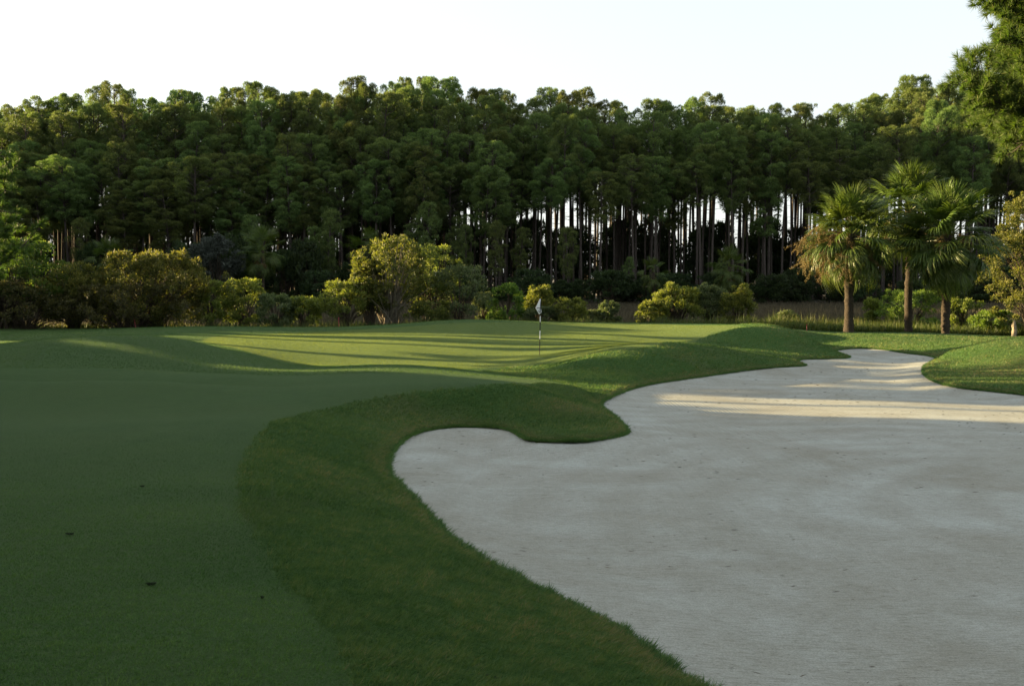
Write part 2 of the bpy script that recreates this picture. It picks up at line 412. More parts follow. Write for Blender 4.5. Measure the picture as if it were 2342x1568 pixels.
quads = np.stack([ii * nx + jj, ii * nx + jj + 1, (ii + 1) * nx + jj + 1, (ii + 1) * nx + jj], -1).reshape(-1, 4)
VV = np.stack([GX, GY, GZ], -1).reshape(-1, 3)
fg = MG.ravel()[quads].mean(1); fr = MR.ravel()[quads].mean(1)
fin = GD.ravel()[quads].max(1) < -.35
TURF = turf_mat()
def submesh(name, sel, label):
    q = quads[sel]; used = np.unique(q); remap = np.full(len(VV), -1); remap[used] = np.arange(len(used))
    me = mesh_np(name, VV[used], remap[q], [TURF], {'green': ('POINT', MG.ravel()[used]), 'rough': ('POINT', MR.ravel()[used]), 'dry': ('POINT', MD.ravel()[used])}, smooth=True)
    o = new_obj(name, me); tag(o, label, kind='structure'); return o
submesh('putting_green', (fg > .5) & ~fin, 'pale close-mown putting green around the flagstick')
submesh('rough_turf', (fr > .5) & (fg <= .5) & ~fin, 'longer darker grass on the mounds round the sand bunker')
submesh('fairway', (fr <= .5) & (fg <= .5) & ~fin, 'smooth mown fairway rolling up to the green')
# sand
bx0, by0 = BUNKER.min(0) - .3; bx1, by1 = BUNKER.max(0) + .3
sy = [by0]
while sy[-1] < by1: sy.append(sy[-1] + np.clip(sy[-1] ** 2 / 1200, .06, .3))
sy = np.array(sy); sxx = np.linspace(bx0, bx1, 190)
SX, SY = np.meshgrid(sxx, sy)
SD = sdf(BUNKER, SX, SY)
SZ = sand_z(SY) + .02 * np.sin(SX * .9 + .5 * SY) * np.sin(SY * .7 - .3 * SX) + .10 * sstep(-1.3, 0, SD) - .04
SZ = np.where(SD > 0, sand_z(SY) + bl - .05, SZ)
k = np.arange(SX.size).reshape(SX.shape)
sq = np.stack([k[:-1, :-1], k[:-1, 1:], k[1:, 1:], k[1:, :-1]], -1).reshape(-1, 4)
keep = SD.ravel()[sq].min(1) < .22
tag(new_obj('bunker_sand', mesh_np('bunker_sand', np.stack([SX, SY, SZ], -1).reshape(-1, 3), sq[keep], [sand_mat()], smooth=True)), 'pale raked sand of the large bunker', kind='structure')
# far ground: one sheet to the horizon
mud = plain_mat('marsh_soil', (.055, .045, .03), .9, .4, 1.5)
g = 3000
gv = [(-g, 60, -1.0), (g, 60, -1.0), (g, g, -1.0), (-g, g, -1.0), (-g, -g, -1.0), (g, -g, -1.0)]
tag(new_obj('ground', mesh_np('ground', gv, np.array([[0, 1, 2, 3], [4, 5, 1, 0]]), [mud])), 'dark soil under the marsh and the wood', kind='structure')

# ------------------------------------------------------------------ vegetation materials
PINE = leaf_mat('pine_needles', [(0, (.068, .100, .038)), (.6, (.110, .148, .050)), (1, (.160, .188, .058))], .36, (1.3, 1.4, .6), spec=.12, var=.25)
PINE_NEAR = leaf_mat('long_pine_needles', [(0, (.042, .078, .018)), (.6, (.078, .132, .030)), (1, (.15, .168, .045))], .42, (1.2, 1.4, .5))
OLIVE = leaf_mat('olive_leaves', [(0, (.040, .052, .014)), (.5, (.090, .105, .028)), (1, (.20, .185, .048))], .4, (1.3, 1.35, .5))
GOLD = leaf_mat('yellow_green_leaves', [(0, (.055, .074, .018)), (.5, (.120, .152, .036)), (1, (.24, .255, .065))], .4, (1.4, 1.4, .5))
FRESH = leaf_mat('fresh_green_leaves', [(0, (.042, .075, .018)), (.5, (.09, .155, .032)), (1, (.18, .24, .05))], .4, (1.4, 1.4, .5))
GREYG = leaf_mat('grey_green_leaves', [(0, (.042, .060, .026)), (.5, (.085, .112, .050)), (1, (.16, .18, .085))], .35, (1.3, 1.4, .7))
BROWN = leaf_mat('brown_leaves', [(0, (.028, .031, .012)), (.5, (.060, .062, .022)), (1, (.115, .105, .036))], .35, (1.2, 1.2, .5))
DARKL = leaf_mat('dark_understory_leaves', [(0, (.016, .030, .012)), (.6, (.030, .052, .018)), (1, (.050, .075, .024))], .3)
MOSSY = leaf_mat('grey_moss', [(0, (.034, .044, .034)), (.6, (.064, .078, .062)), (1, (.10, .118, .095))], .2, (1, 1, 1))
PALM = leaf_mat('palm_leaf', [(0, (.032, .052, .012)), (.5, (.066, .102, .022)), (1, (.10, .125, .032))], .3, (1.4, 1.4, .45), .38, .22)
DEADP = leaf_mat('dead_palm_leaf', [(0, (.045, .034, .015)), (.5, (.115, .085, .034)), (1, (.24, .18, .075))], .25, (1.2, 1, .7), .6, .2)
GREYD = leaf_mat('weathered_palm_leaf', [(0, (.07, .062, .055)), (.5, (.15, .135, .12)), (1, (.26, .235, .21))], .2, (1, 1, 1), .6, .2)
PBARK = bark_mat('pine_bark', (.030, .025, .022), (.088, .073, .063))
SBARK = bark_mat('shrub_bark', (.03, .024, .018), (.09, .07, .05), 6)
PALEB = bark_mat('pale_bark', (.12, .10, .075), (.30, .26, .20), 5)
PTRUNK = bark_mat('palm_trunk', (.012, .010, .008), (.065, .050, .036), 4, .9)

# ------------------------------------------------------------------ far pines
def rdirs(rng, n, up=0.0):
    d = unit(rng.normal(size=(n, 3))); d[:, 2] += up * rng.random(n); return unit(d)
def pine_variant(seed, H=25.0, cb=.52, cr=2.9, ncl=46, nleaf=230):
    rng = np.random.default_rng(seed); tb, lf = Tubes(), Leaves()
    lean = rng.normal(0, .25, 2)
    zs = np.linspace(-.4, H * .97, 12); f = np.clip(zs / H, 0, 1)
    path = np.stack([lean[0] * f ** 2 * 2 + .12 * np.sin(f * 5 + seed), lean[1] * f ** 2 * 2 + .1 * np.cos(f * 4 + seed), zs], 1)
    tb.add(path, .165 * (1 - f) ** .6 + .03, 7)
    tx = lambda z: np.array([np.interp(z, zs, path[:, 0]), np.interp(z, zs, path[:, 1]), z])
    for i in range(ncl):
        t = (i + rng.random()) / ncl; z = H * (cb + (1 - cb) * t * .985)
        prof = cr * (math.sin(math.pi * min(1, .10 + .82 * t)) ** .7) * rng.uniform(.7, 1.2)
        a = i * 2.4 + rng.normal(0, .5); r = prof * math.sqrt(rng.uniform(.12, 1))
        c = tx(min(z, H * .96)) + np.array([math.cos(a) * r, math.sin(a) * r, .10 * r])
        cl = rng.choice([.5, .7, .85, 1.1]) * rng.uniform(.85, 1.15) * (1 - .15 * t); st = tx(max(z - .45 * r - .3, H * cb * .9))
        mid = (st + c) / 2 + np.array([0, 0, -.1])
        tb.add([st, mid, c], [.055, .04, .015], 4)
        n = int(nleaf * cl ** 2 * 2.6)
        d = rdirs(rng, n, .9); rad = cl * rng.uniform(.55, 1.0, n)[:, None] * np.array([1.05, 1.05, .92])
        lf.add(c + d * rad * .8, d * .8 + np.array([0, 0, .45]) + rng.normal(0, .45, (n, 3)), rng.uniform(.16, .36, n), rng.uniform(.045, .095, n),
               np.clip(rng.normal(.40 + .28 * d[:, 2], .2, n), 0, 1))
    for _ in range(9):                                            # dead stubs and thin branches below the crown
        z = H * rng.uniform(.25, cb + .1); a = rng.uniform(0, 6.28); L = rng.uniform(.5, 2.2); s0 = tx(z)
        tb.add([s0, s0 + np.array([math.cos(a) * L * .5, math.sin(a) * L * .5, .05]), s0 + np.array([math.cos(a) * L, math.sin(a) * L, rng.uniform(-.2, .4)])], [.03, .022, .008], 4)
    return tb.mesh('pine_trunk', PBARK), lf.mesh('pine_crown', PINE, rng, tri=True), H
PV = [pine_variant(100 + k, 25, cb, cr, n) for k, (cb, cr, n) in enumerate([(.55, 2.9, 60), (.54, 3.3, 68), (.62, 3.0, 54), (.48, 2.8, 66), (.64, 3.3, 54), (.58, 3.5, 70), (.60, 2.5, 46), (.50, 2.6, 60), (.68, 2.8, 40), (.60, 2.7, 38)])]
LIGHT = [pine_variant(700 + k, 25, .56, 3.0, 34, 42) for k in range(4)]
PY = [pine_variant(200 + k, 12, cb, cr, n, 150) for k, (cb, cr, n) in enumerate([(.36, 1.6, 34), (.45, 1.8, 32), (.30, 1.4, 34)])]
def add_pine(var, loc, H, rz, label, group, cat='pine tree', name='pine_tree', fat=1.0):
    tm, cm, h0 = var; sc = H / h0
    e = empty(name, loc, rz, (sc * fat, sc * fat, sc))
    new_obj('trunk', tm, e); new_obj('crown', cm, e)
    tag(e, label, cat, group); return e

PROFILE = [(-200,215),(0,228),(60,216),(130,224),(200,205),(280,203),(340,208),(400,215),(480,210),(550,205),(610,190),(660,200),(700,203),(760,196),(820,188),(880,190),(960,178),(1010,196),(1100,194),(1150,208),(1200,232),(1270,206),(1310,214),(1370,224),(1440,238),(1490,226),(1560,240),(1620,215),(1700,224),(1760,235),(1850,243),(1880,240),(1950,215),(2020,200),(2080,190),(2140,180),(2180,195),(2342,200),(2500,200)]
ptop = lambda u: np.interp(u, [p[0] for p in PROFILE], [(p[1] - 212) * 1.25 + 204 for p in PROFILE])
ZB = -.8
ZONES = [(-300, 130, 'above the dark cedar bush at the marsh edge'), (130, 330, 'above the brown leaning shrub beside the big golden-topped shrub'), (330, 480, 'above the big golden-topped shrub'),
         (480, 650, 'above the grey mossy bush and shaggy palm'), (650, 810, 'above the low bushes left of the olive tree'), (810, 960, 'above the tall olive tree with pale stems'),
         (960, 1110, 'above the rounded shrubs right of the olive tree'), (1110, 1235, 'just left of the flagstick'), (1235, 1360, 'just right of the flagstick'), (1360, 1490, 'above the small round marsh bush'),
         (1490, 1620, 'above the umbrella-shaped bush'), (1620, 1760, 'above the pair of domed bushes'), (1760, 1900, 'left of the palm clump'), (1900, 2050, 'behind the shortest of the clumped palms'),
         (2050, 2160, 'behind the tallest of the clumped palms'), (2160, 2700, 'right of the palm clump')]
def zone(u):
    for a, b, t in ZONES:
        if a <= u < b: return t
    return ZONES[-1][2]
def far_x(U, y): return (U - CX) / FPX * y
rng = np.random.default_rng(5)
def lay_row(n, ylo, yhi, drop, dj, rowname, variants, lo=-90, hi=2440, left=1.0):
    # left > 1 packs more of the row's trees over the left half, where the wood is closed
    q = (np.arange(n) + .5) / n
    f = lambda u: (np.minimum(u, 1190) - lo) * left + np.maximum(u - 1190, 0)
    grid = np.linspace(lo, hi, 500); us = np.interp(q * f(hi), f(grid), grid) + rng.normal(0, (hi - lo) / n * .30, n)
    for u in us:
        y = rng.uniform(ylo, yhi)
        v = ptop(u) + drop + rng.uniform(-.35 * dj if drop == 0 else 0, dj)
        if u < 1120 and rowname in ('mid-height', 'front-row'): v += 45
        zt = at(u, v, y)[2]; H = zt - ZB
        lab = f'{rowname} pine {zone(u)}'
        vs_ = variants if not (u < 1150 and rowname in ('mid-height', 'front-row')) else [PV[1], PV[3], PV[5], PV[7]]
        add_pine(vs_[rng.integers(len(vs_))], (far_x(u, y), y, ZB), H, rng.uniform(0, 6.28), lab, lab.replace(' pine ', ' pines '), fat=rng.uniform(.9, 1.12) * 26 / H if H > 16 else 1)
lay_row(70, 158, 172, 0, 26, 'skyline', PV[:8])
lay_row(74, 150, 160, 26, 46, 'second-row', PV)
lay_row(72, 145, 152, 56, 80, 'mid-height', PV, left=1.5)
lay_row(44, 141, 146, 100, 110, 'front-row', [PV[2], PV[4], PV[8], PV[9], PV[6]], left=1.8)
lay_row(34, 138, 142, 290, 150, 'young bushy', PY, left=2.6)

# the wood goes on behind these three hundred: the rest as one mass
def stack_copies(name, which, mat, places):
    Vs, Fs, Ts, n0 = [], [], [], 0
    for (k, x, y, sc, rz) in places:
        me = LIGHT[k][which]; co = np.empty(len(me.vertices) * 3, np.float32); me.vertices.foreach_get('co', co); co = co.reshape(-1, 3)
        k_ = len(me.loops) // len(me.polygons); fi = np.empty(len(me.loops), np.int32); me.loops.foreach_get('vertex_index', fi)
        c, s_ = math.cos(rz), math.sin(rz)
        Vs.append(np.stack([(co[:, 0] * c - co[:, 1] * s_) * sc + x, (co[:, 0] * s_ + co[:, 1] * c) * sc + y, co[:, 2] * sc + ZB], 1)); Fs.append(fi.reshape(-1, k_) + n0); n0 += len(co)
        if which == 1:
            t = np.empty(len(me.polygons), np.float32); me.attributes['tint'].data.foreach_get('value', t); Ts.append(t)
    return mesh_np(name, np.concatenate(Vs), np.concatenate(Fs), [mat], {'tint': ('FACE', np.concatenate(Ts))} if Ts else None, smooth=which == 0)
places = []
for u in np.linspace(-330, 2440, 360) + rng.normal(0, 8, 360):
    y = rng.uniform(172, 206); H = at(u, ptop(u) + 22 + rng.uniform(0, 40), y)[2] - ZB
    places.append((rng.integers(4), far_x(u, y), y, H / 25, rng.uniform(0, 6.28)))
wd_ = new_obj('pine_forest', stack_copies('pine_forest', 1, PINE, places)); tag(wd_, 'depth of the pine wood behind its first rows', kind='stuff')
tk_ = new_obj('trunks', stack_copies('trunks', 0, PBARK, places), wd_); tag(tk_, kind='stuff')

# ------------------------------------------------------------------ shrubs
def shrub_mesh(rng, W, H, D, bare, npuff, pr, leaf, nleaf, mat, bark, stems=6, spiky=0.0, top=.0, stem_r=.035, shape=1.0, nm=('foliage', 'stems')):
    tb, lf = Tubes(), Leaves()
    for i in range(npuff):
        a = rng.uniform(0, 6.283); t = rng.uniform(0, 1) ** .8
        zc = bare + (1 - bare) * t
        rr = (max(1 - ((zc - .45) / .62) ** 2, .05) ** .5) if shape else 1.0
        q = math.sqrt(rng.uniform(.25, 1))
        c = np.array([math.cos(a) * W / 2 * rr * q, math.sin(a) * D / 2 * rr * q, H * zc * (1 - .28 * top * q * q)])
        r = pr * rng.uniform(.55, 1.3)
        c[2] = min(c[2], H - r * .55)
        n = int(nleaf * rng.uniform(.7, 1.2))
        if rng.random() < .28 and shape:                          # loose sprigs break the outline
            r *= .5; n = int(n * .45); c[:2] *= rng.uniform(1.1, 1.4); c[2] = min(c[2] * rng.uniform(1.0, 1.12), H + .04 * H)
        d = rdirs(rng, n, .7)
        P = c + d * r * rng.uniform(.35, 1.0, n)[:, None] * np.array([1.1, 1.1, .85 + spiky])
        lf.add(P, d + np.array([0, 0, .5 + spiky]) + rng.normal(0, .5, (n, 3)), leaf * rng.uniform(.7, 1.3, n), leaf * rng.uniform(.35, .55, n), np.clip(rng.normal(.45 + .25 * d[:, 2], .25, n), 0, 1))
        if i % 2 == 0:
            s = np.array([rng.normal(0, W * .05), rng.normal(0, D * .05), -.15]); m = s * .5 + c * .5; m[:2] *= .75; m[2] = c[2] * .5
            tb.add([s, m, c], [stem_r, stem_r * .7, .008], 5)
    for i in range(stems):
        a = i * 6.283 / stems + rng.normal(0, .4); q = rng.uniform(.2, .8)
        e = np.array([math.cos(a) * W * .4 * q, math.sin(a) * D * .4 * q, H * rng.uniform(.55, .85)])
        s = np.array([math.cos(a) * W * .06, math.sin(a) * D * .06, -.2]); m = (s + e) / 2; m[:2] *= .7
        tb.add([s, m, e], [stem_r * 1.4, stem_r, .012], 5)
    return lf.mesh(nm[0], mat, rng), tb.mesh(nm[1], bark)
def place_shrub(seed, name, label, U, Vt, wpx, y, mat, cat='shrub', bare=.1, pr=.42, leaf=.15, nleaf=150, dens=1.0, bark=SBARK, depth=.8, group=None, zb=None, **kw):
    rng = np.random.default_rng(seed)
    p = at(U, Vt, y); zb = z_at(p[0], y) if zb is None else zb
    W = wpx * y / FPX; H = p[2] - zb
    n = max(10, int(dens * 3.2 * (W * H * .8) / (pr * pr * 3.1)))
    f, s = shrub_mesh(rng, W, H, W * depth, bare, n, pr, leaf, nleaf, mat, bark, **kw)
    e = empty(name, (p[0], y, zb)); new_obj('foliage', f, e); new_obj('stems', s, e)
    tag(e, label, cat, group); return e
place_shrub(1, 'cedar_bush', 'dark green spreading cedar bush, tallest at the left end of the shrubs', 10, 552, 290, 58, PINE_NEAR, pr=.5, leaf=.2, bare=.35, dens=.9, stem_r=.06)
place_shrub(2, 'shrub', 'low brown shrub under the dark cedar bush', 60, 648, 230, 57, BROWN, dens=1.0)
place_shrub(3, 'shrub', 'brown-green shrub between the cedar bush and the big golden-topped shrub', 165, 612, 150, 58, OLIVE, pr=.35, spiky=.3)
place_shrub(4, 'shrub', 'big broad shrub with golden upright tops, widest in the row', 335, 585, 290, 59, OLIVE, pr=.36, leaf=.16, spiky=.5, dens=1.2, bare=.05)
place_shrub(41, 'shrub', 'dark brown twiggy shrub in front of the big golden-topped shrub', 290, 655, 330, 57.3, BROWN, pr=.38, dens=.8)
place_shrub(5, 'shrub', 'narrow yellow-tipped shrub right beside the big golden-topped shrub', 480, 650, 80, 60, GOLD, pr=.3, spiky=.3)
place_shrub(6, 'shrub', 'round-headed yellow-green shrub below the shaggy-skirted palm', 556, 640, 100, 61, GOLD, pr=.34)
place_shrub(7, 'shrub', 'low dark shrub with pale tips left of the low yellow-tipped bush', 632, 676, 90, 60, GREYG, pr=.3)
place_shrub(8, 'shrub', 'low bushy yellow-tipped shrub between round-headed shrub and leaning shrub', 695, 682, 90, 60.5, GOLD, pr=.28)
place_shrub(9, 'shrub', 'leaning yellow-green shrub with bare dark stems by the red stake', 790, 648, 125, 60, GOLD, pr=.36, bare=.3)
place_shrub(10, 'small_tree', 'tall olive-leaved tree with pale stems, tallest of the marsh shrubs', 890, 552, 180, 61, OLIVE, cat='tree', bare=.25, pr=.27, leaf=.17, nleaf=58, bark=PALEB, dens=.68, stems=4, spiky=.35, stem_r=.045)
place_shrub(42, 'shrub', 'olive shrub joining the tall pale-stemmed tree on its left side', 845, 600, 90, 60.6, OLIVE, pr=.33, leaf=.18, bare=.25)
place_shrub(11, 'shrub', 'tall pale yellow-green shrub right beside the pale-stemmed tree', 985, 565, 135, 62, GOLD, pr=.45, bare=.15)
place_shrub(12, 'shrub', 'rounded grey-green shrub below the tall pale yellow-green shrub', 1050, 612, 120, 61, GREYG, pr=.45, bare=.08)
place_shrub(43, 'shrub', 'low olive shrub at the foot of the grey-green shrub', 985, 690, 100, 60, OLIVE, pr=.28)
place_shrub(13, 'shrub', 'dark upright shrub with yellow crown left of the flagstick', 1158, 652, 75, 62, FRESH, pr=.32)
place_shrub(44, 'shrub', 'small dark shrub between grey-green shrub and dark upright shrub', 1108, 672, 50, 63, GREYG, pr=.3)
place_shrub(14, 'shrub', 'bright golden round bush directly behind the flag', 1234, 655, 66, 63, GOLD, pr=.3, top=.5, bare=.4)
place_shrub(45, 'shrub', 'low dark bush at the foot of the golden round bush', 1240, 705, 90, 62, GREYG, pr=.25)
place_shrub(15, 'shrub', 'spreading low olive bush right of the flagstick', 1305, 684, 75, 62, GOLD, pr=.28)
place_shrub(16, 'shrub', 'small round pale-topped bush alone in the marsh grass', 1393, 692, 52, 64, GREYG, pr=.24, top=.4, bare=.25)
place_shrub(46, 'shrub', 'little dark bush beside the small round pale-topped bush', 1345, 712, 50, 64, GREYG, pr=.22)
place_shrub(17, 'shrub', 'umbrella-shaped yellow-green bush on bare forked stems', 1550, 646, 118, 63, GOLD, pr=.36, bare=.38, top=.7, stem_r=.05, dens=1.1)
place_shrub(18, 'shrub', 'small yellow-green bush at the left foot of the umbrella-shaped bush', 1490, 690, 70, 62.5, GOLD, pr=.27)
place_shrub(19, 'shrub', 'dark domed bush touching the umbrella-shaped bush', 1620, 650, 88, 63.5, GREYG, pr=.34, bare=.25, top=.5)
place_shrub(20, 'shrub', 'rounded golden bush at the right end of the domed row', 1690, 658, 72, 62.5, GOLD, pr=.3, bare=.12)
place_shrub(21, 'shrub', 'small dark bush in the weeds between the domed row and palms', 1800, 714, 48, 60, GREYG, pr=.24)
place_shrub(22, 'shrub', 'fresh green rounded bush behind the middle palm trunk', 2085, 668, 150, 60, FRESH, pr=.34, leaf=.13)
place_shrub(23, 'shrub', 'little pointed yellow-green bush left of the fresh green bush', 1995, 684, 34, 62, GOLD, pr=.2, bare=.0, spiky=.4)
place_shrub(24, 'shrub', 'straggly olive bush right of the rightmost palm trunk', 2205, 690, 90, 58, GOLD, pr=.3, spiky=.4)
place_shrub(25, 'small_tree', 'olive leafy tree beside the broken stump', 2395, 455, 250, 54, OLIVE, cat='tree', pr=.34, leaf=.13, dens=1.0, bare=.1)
place_shrub(26, 'shrub', 'low dark bush between the palm clump and the stump', 2270, 715, 90, 56, FRESH, pr=.26)

# dark understory at the foot of the wood
urng = np.random.default_rng(77)
UV = []
for k in range(4):
    f, s = shrub_mesh(np.random.default_rng(300 + k), 6, 5, 4, .05, 60, .8, .34, 120, DARKL, SBARK, stems=4, stem_r=.06)
    UV.append((f, s))
for k, u in enumerate(np.linspace(-60, 2400, 56)):
    u += urng.normal(0, 14); y = urng.uniform(134, 140); h = urng.uniform(.35, 1.3) * (1.4 if u < 1000 else .75)
    lab = f'dark bush at the wood edge {zone(u)}'
    e = empty('understory_bush', (far_x(u, y), y, ZB), urng.uniform(0, 6.28), (urng.uniform(.7, 1.1), 1, h))
    f, s = UV[k % 4]; new_obj('foliage', f, e); new_obj('stems', s, e)
    tag(e, lab, 'bush', lab.replace('bush', 'bushes'))
for k, u in enumerate(np.linspace(-560, 2420, 62)):
    u += urng.normal(0, 14); y = urng.uniform(175, 184); h = urng.uniform(2.0, 3.1) * (1.12 if u < 1180 else .9)
    lab = f'dim tree deep in the wood {zone(u)}'
    e = empty('understory_tree', (far_x(u, y), y, ZB), urng.uniform(0, 6.28), (urng.uniform(1.0, 1.5), 1, h))
    f, s = UV[k % 4]; new_obj('crown', f, e); new_obj('trunk', s, e)
    tag(e, lab, 'tree', lab.replace('tree', 'trees'))
place_shrub(31, 'mossy_bush', 'grey mossy bush in shade at the foot of the wood', 495, 545, 110, 130, MOSSY, pr=.8, leaf=.4, zb=ZB, bare=.1)

# ------------------------------------------------------------------ palms
def frond_mesh(seed, mat, Lp=1.35, Rb=1.15, nl=34, droop=.5, fan=2.3, wid=.055, dead=False):
    rng = np.random.default_rng(seed); V, F, T = [], [], []
    def strip(P, Wd, side, tint):
        b = len(V)
        for p, wq, sd in zip(P, Wd, side): V.append(p - sd * wq / 2); V.append(p + sd * wq / 2)
        for i in range(len(P) - 1):
            F.append((b + 2 * i, b + 2 * i + 1, b + 2 * i + 3, b + 2 * i + 2)); T.append(tint)
    # petiole along +x, sagging
    n = 6; xs = np.linspace(0, Lp, n); P = np.stack([xs, 0 * xs, -.10 * droop * (xs / Lp) ** 2 * Lp], 1)
    strip(P, np.linspace(.05, .03, n), [np.array([0, 1, 0])] * n, .75); strip(P + [0, 0, .012], np.linspace(.04, .025, n), [np.array([0, 0, 1.])] * n, .75)
    base = P[-1]; dirx = unit(P[-1] - P[-2])
    for i in range(nl):
        a = (i / (nl - 1) - .5) * 2 * fan / 1.0
        a = a * .5 * 1.35 + rng.normal(0, .03)
        L = Rb * (1 - .25 * abs(a) / 2) * rng.uniform(.88, 1.05)
        org = base + dirx * .38 * Rb * (1 - min(abs(a) / 1.6, 1)) * .6
        d0 = np.array([math.cos(a), math.sin(a), .28 * abs(math.sin(a)) + .05])
        m = 6; t = np.linspace(0, 1, m)
        dr = droop * rng.uniform(.75, 1.35)
        pts_ = org + unit(d0) * (t[:, None] * L)
        pts_[:, 2] -= dr * L * (t ** 2.3) * .75; pts_[:, :2] -= unit(d0)[:2] * (dr * L * .28 * t[:, None] ** 3)
        sd = unit(np.cross(d0, [0, 0, 1.])) * 1.0; tw = rng.normal(0, .5)
        sdv = [unit(sd + np.array([0, 0, tw * q + .35 * (1 if i % 2 else -1)])) for q in t]
        strip(pts_, wid * np.array([.5, 1, 1, .8, .5, .06]), sdv, float(np.clip(rng.normal(.45, .2), 0, 1)))
    return mesh_np('frond', np.array(V), np.array(F), [mat], {'tint': ('FACE', np.array(T))})
FR = [frond_mesh(k, PALM, 1.15 + .1 * (k % 3), 1.15, 50, dr, 2.5, .042) for k, dr in enumerate((.35, .5, .7, .88, 1.05))]
FD = [frond_mesh(20 + k, DEADP, 1.0, .95, 22, 1.25, 1.5, .045) for k in range(3)]
FG = [frond_mesh(30 + k, GREYD, .8, .95, 20, 1.3, 1.2, .045) for k in range(2)]
def palm_trunk(seed, H, r, flare=.0, lean=0.0):
    rng = np.random.default_rng(seed); n = 60; z = np.linspace(-.3, H, n)
    path = np.stack([lean * (z / H) ** 1.5 + .03 * np.sin(z * 1.3 + seed), .03 * np.cos(z * 1.1), z], 1)
    rad = r * (1 + flare * np.exp(-np.maximum(z, 0) / .35)) * (1 + .05 * np.sin(z * 26) + .05 * rng.normal(size=n))
    V, F = tube(path, rad, 14); V = V + rng.normal(0, .008, V.shape)
    return mesh_np('trunk', V, F, [PTRUNK], smooth=True)
def seed_spray(seed, n, L, mat):
    """arching stalk along +x that ends in a drooping brown brush"""
    rng = np.random.default_rng(seed); lf = Leaves()
    q = np.linspace(0, 1, 40); st = np.stack([L * q * .9, 0 * q, .18 * L * np.sin(q * 2.2) - .50 * L * q ** 3], 1)
    lf.add(np.repeat(st, 5, 0) + rng.normal(0, .012, (200, 3)), rng.normal(size=(200, 3)) * .4 + [1, 0, 0], .09, .03, .5)
    for k in range(n):
        u = rng.uniform(.45, 1.0); b0 = np.array([np.interp(u, q, st[:, c]) for c in range(3)])
        d = np.array([rng.normal(.3, .5), rng.normal(0, .6), rng.uniform(-1.1, -.2)]); t = rng.random(90)[:, None]
        P = b0 + d * t * L * .32 + rng.normal(0, .035, (90, 3))
        lf.add(P, rng.normal(size=(90, 3)), .055, .03, np.clip(rng.normal(.6, .25, 90), 0, 1))
    return lf.mesh('flower_stalk', mat, rng)
def palm(seed, loc, H, label, group, scale=1.0, n=44, dead=14, grey=6, r=.2, flare=.0, lean=0.0, elo=-62, sprays=(), light=False):
    rng = np.random.default_rng(seed)
    e = empty('cabbage_palm', loc, 0); tag(e, label, 'palm tree', group)
    new_obj('trunk', palm_trunk(seed, H, r, flare, lean), e)
    top = Vector((lean, 0, H))
    def put(name, me, az, el, s, lab=None, dz=0.0):
        o = new_obj(name, me, e); o.location = top + Vector((0, 0, dz))
        o.rotation_euler = (Matrix.Rotation(az, 4, 'Z') @ Matrix.Rotation(-el, 4, 'Y') @ Matrix.Rotation(rng.normal(0, .35), 4, 'X')).to_euler()
        o.scale = (s,) * 3
        if lab: o['label'] = lab
    for i in range(n):
        t = i / (n - 1); el = math.radians(82 + (elo - 82) * t ** .85 + rng.normal(0, 6))
        put('frond', FR[min(4, int(t * 4.2 + rng.uniform(0, .9)))], i * 2.39996 + rng.normal(0, .15), el, scale * rng.uniform(.88, 1.08), dz=-.5 * t)
    for i in range(dead):
        put('dead_frond', FD[i % 3], i * 2.4 + rng.normal(0, .3), math.radians(rng.uniform(-60, -28)), scale * rng.uniform(.7, .95), 'brown dead hanging frond', -.45)
    for i in range(grey):
        put('dead_frond', FG[i % 2], i * 2.4 + 1 + rng.normal(0, .3), math.radians(rng.uniform(-85, -65)), scale * rng.uniform(.8, 1.1), 'grey withered hanging frond', -.5)
    for q, (az, el, L) in enumerate(sprays):
        o = new_obj('flower_stalk', seed_spray(seed * 10 + q, 26, L, DEADP), e); o.location = top
        o.rotation_euler = (Matrix.Rotation(az, 4, 'Z') @ Matrix.Rotation(-el, 4, 'Y')).to_euler()
    return e
def palm_at(seed, U, Vb, Vc, y, *a, **k):
    b = at(U, Vb, y); zc = at(U, Vc, y)[2]; zb = z_at(b[0], y)
    return palm(seed, (b[0], y, zb - .05), zc - zb, *a, **k)
palm_at(1, 1940, 764, 532, 51, 'shortest cabbage palm of the clump, with broad skirt of brown dead fronds', None, scale=1.08, n=80, dead=26, grey=5, r=.22, flare=.5, elo=-46,
        sprays=[(3.3, .1, 3.1), (3.0, -.2, 2.8), (3.7, -.35, 2.7), (2.7, -.4, 2.6), (4.3, -.5, 2.5), (3.3, -.6, 2.6), (5.2, -.6, 2.4)])
palm_at(2, 2077, 764, 475, 53, 'tallest cabbage palm of the clump, standing between two shorter ones', None, scale=1.1, n=76, dead=9, grey=4, r=.20, elo=-50, lean=-.1, sprays=[(3.4, -.5, 2.2), (4.4, -.6, 2.0)])
palm_at(3, 2163, 768, 535, 50, 'rightmost cabbage palm of the clump with long arching green fronds', None, scale=1.2, n=76, dead=7, grey=7, r=.21, elo=-56, sprays=[(3.9, -.3, 1.5), (5.2, -.2, 1.4)])
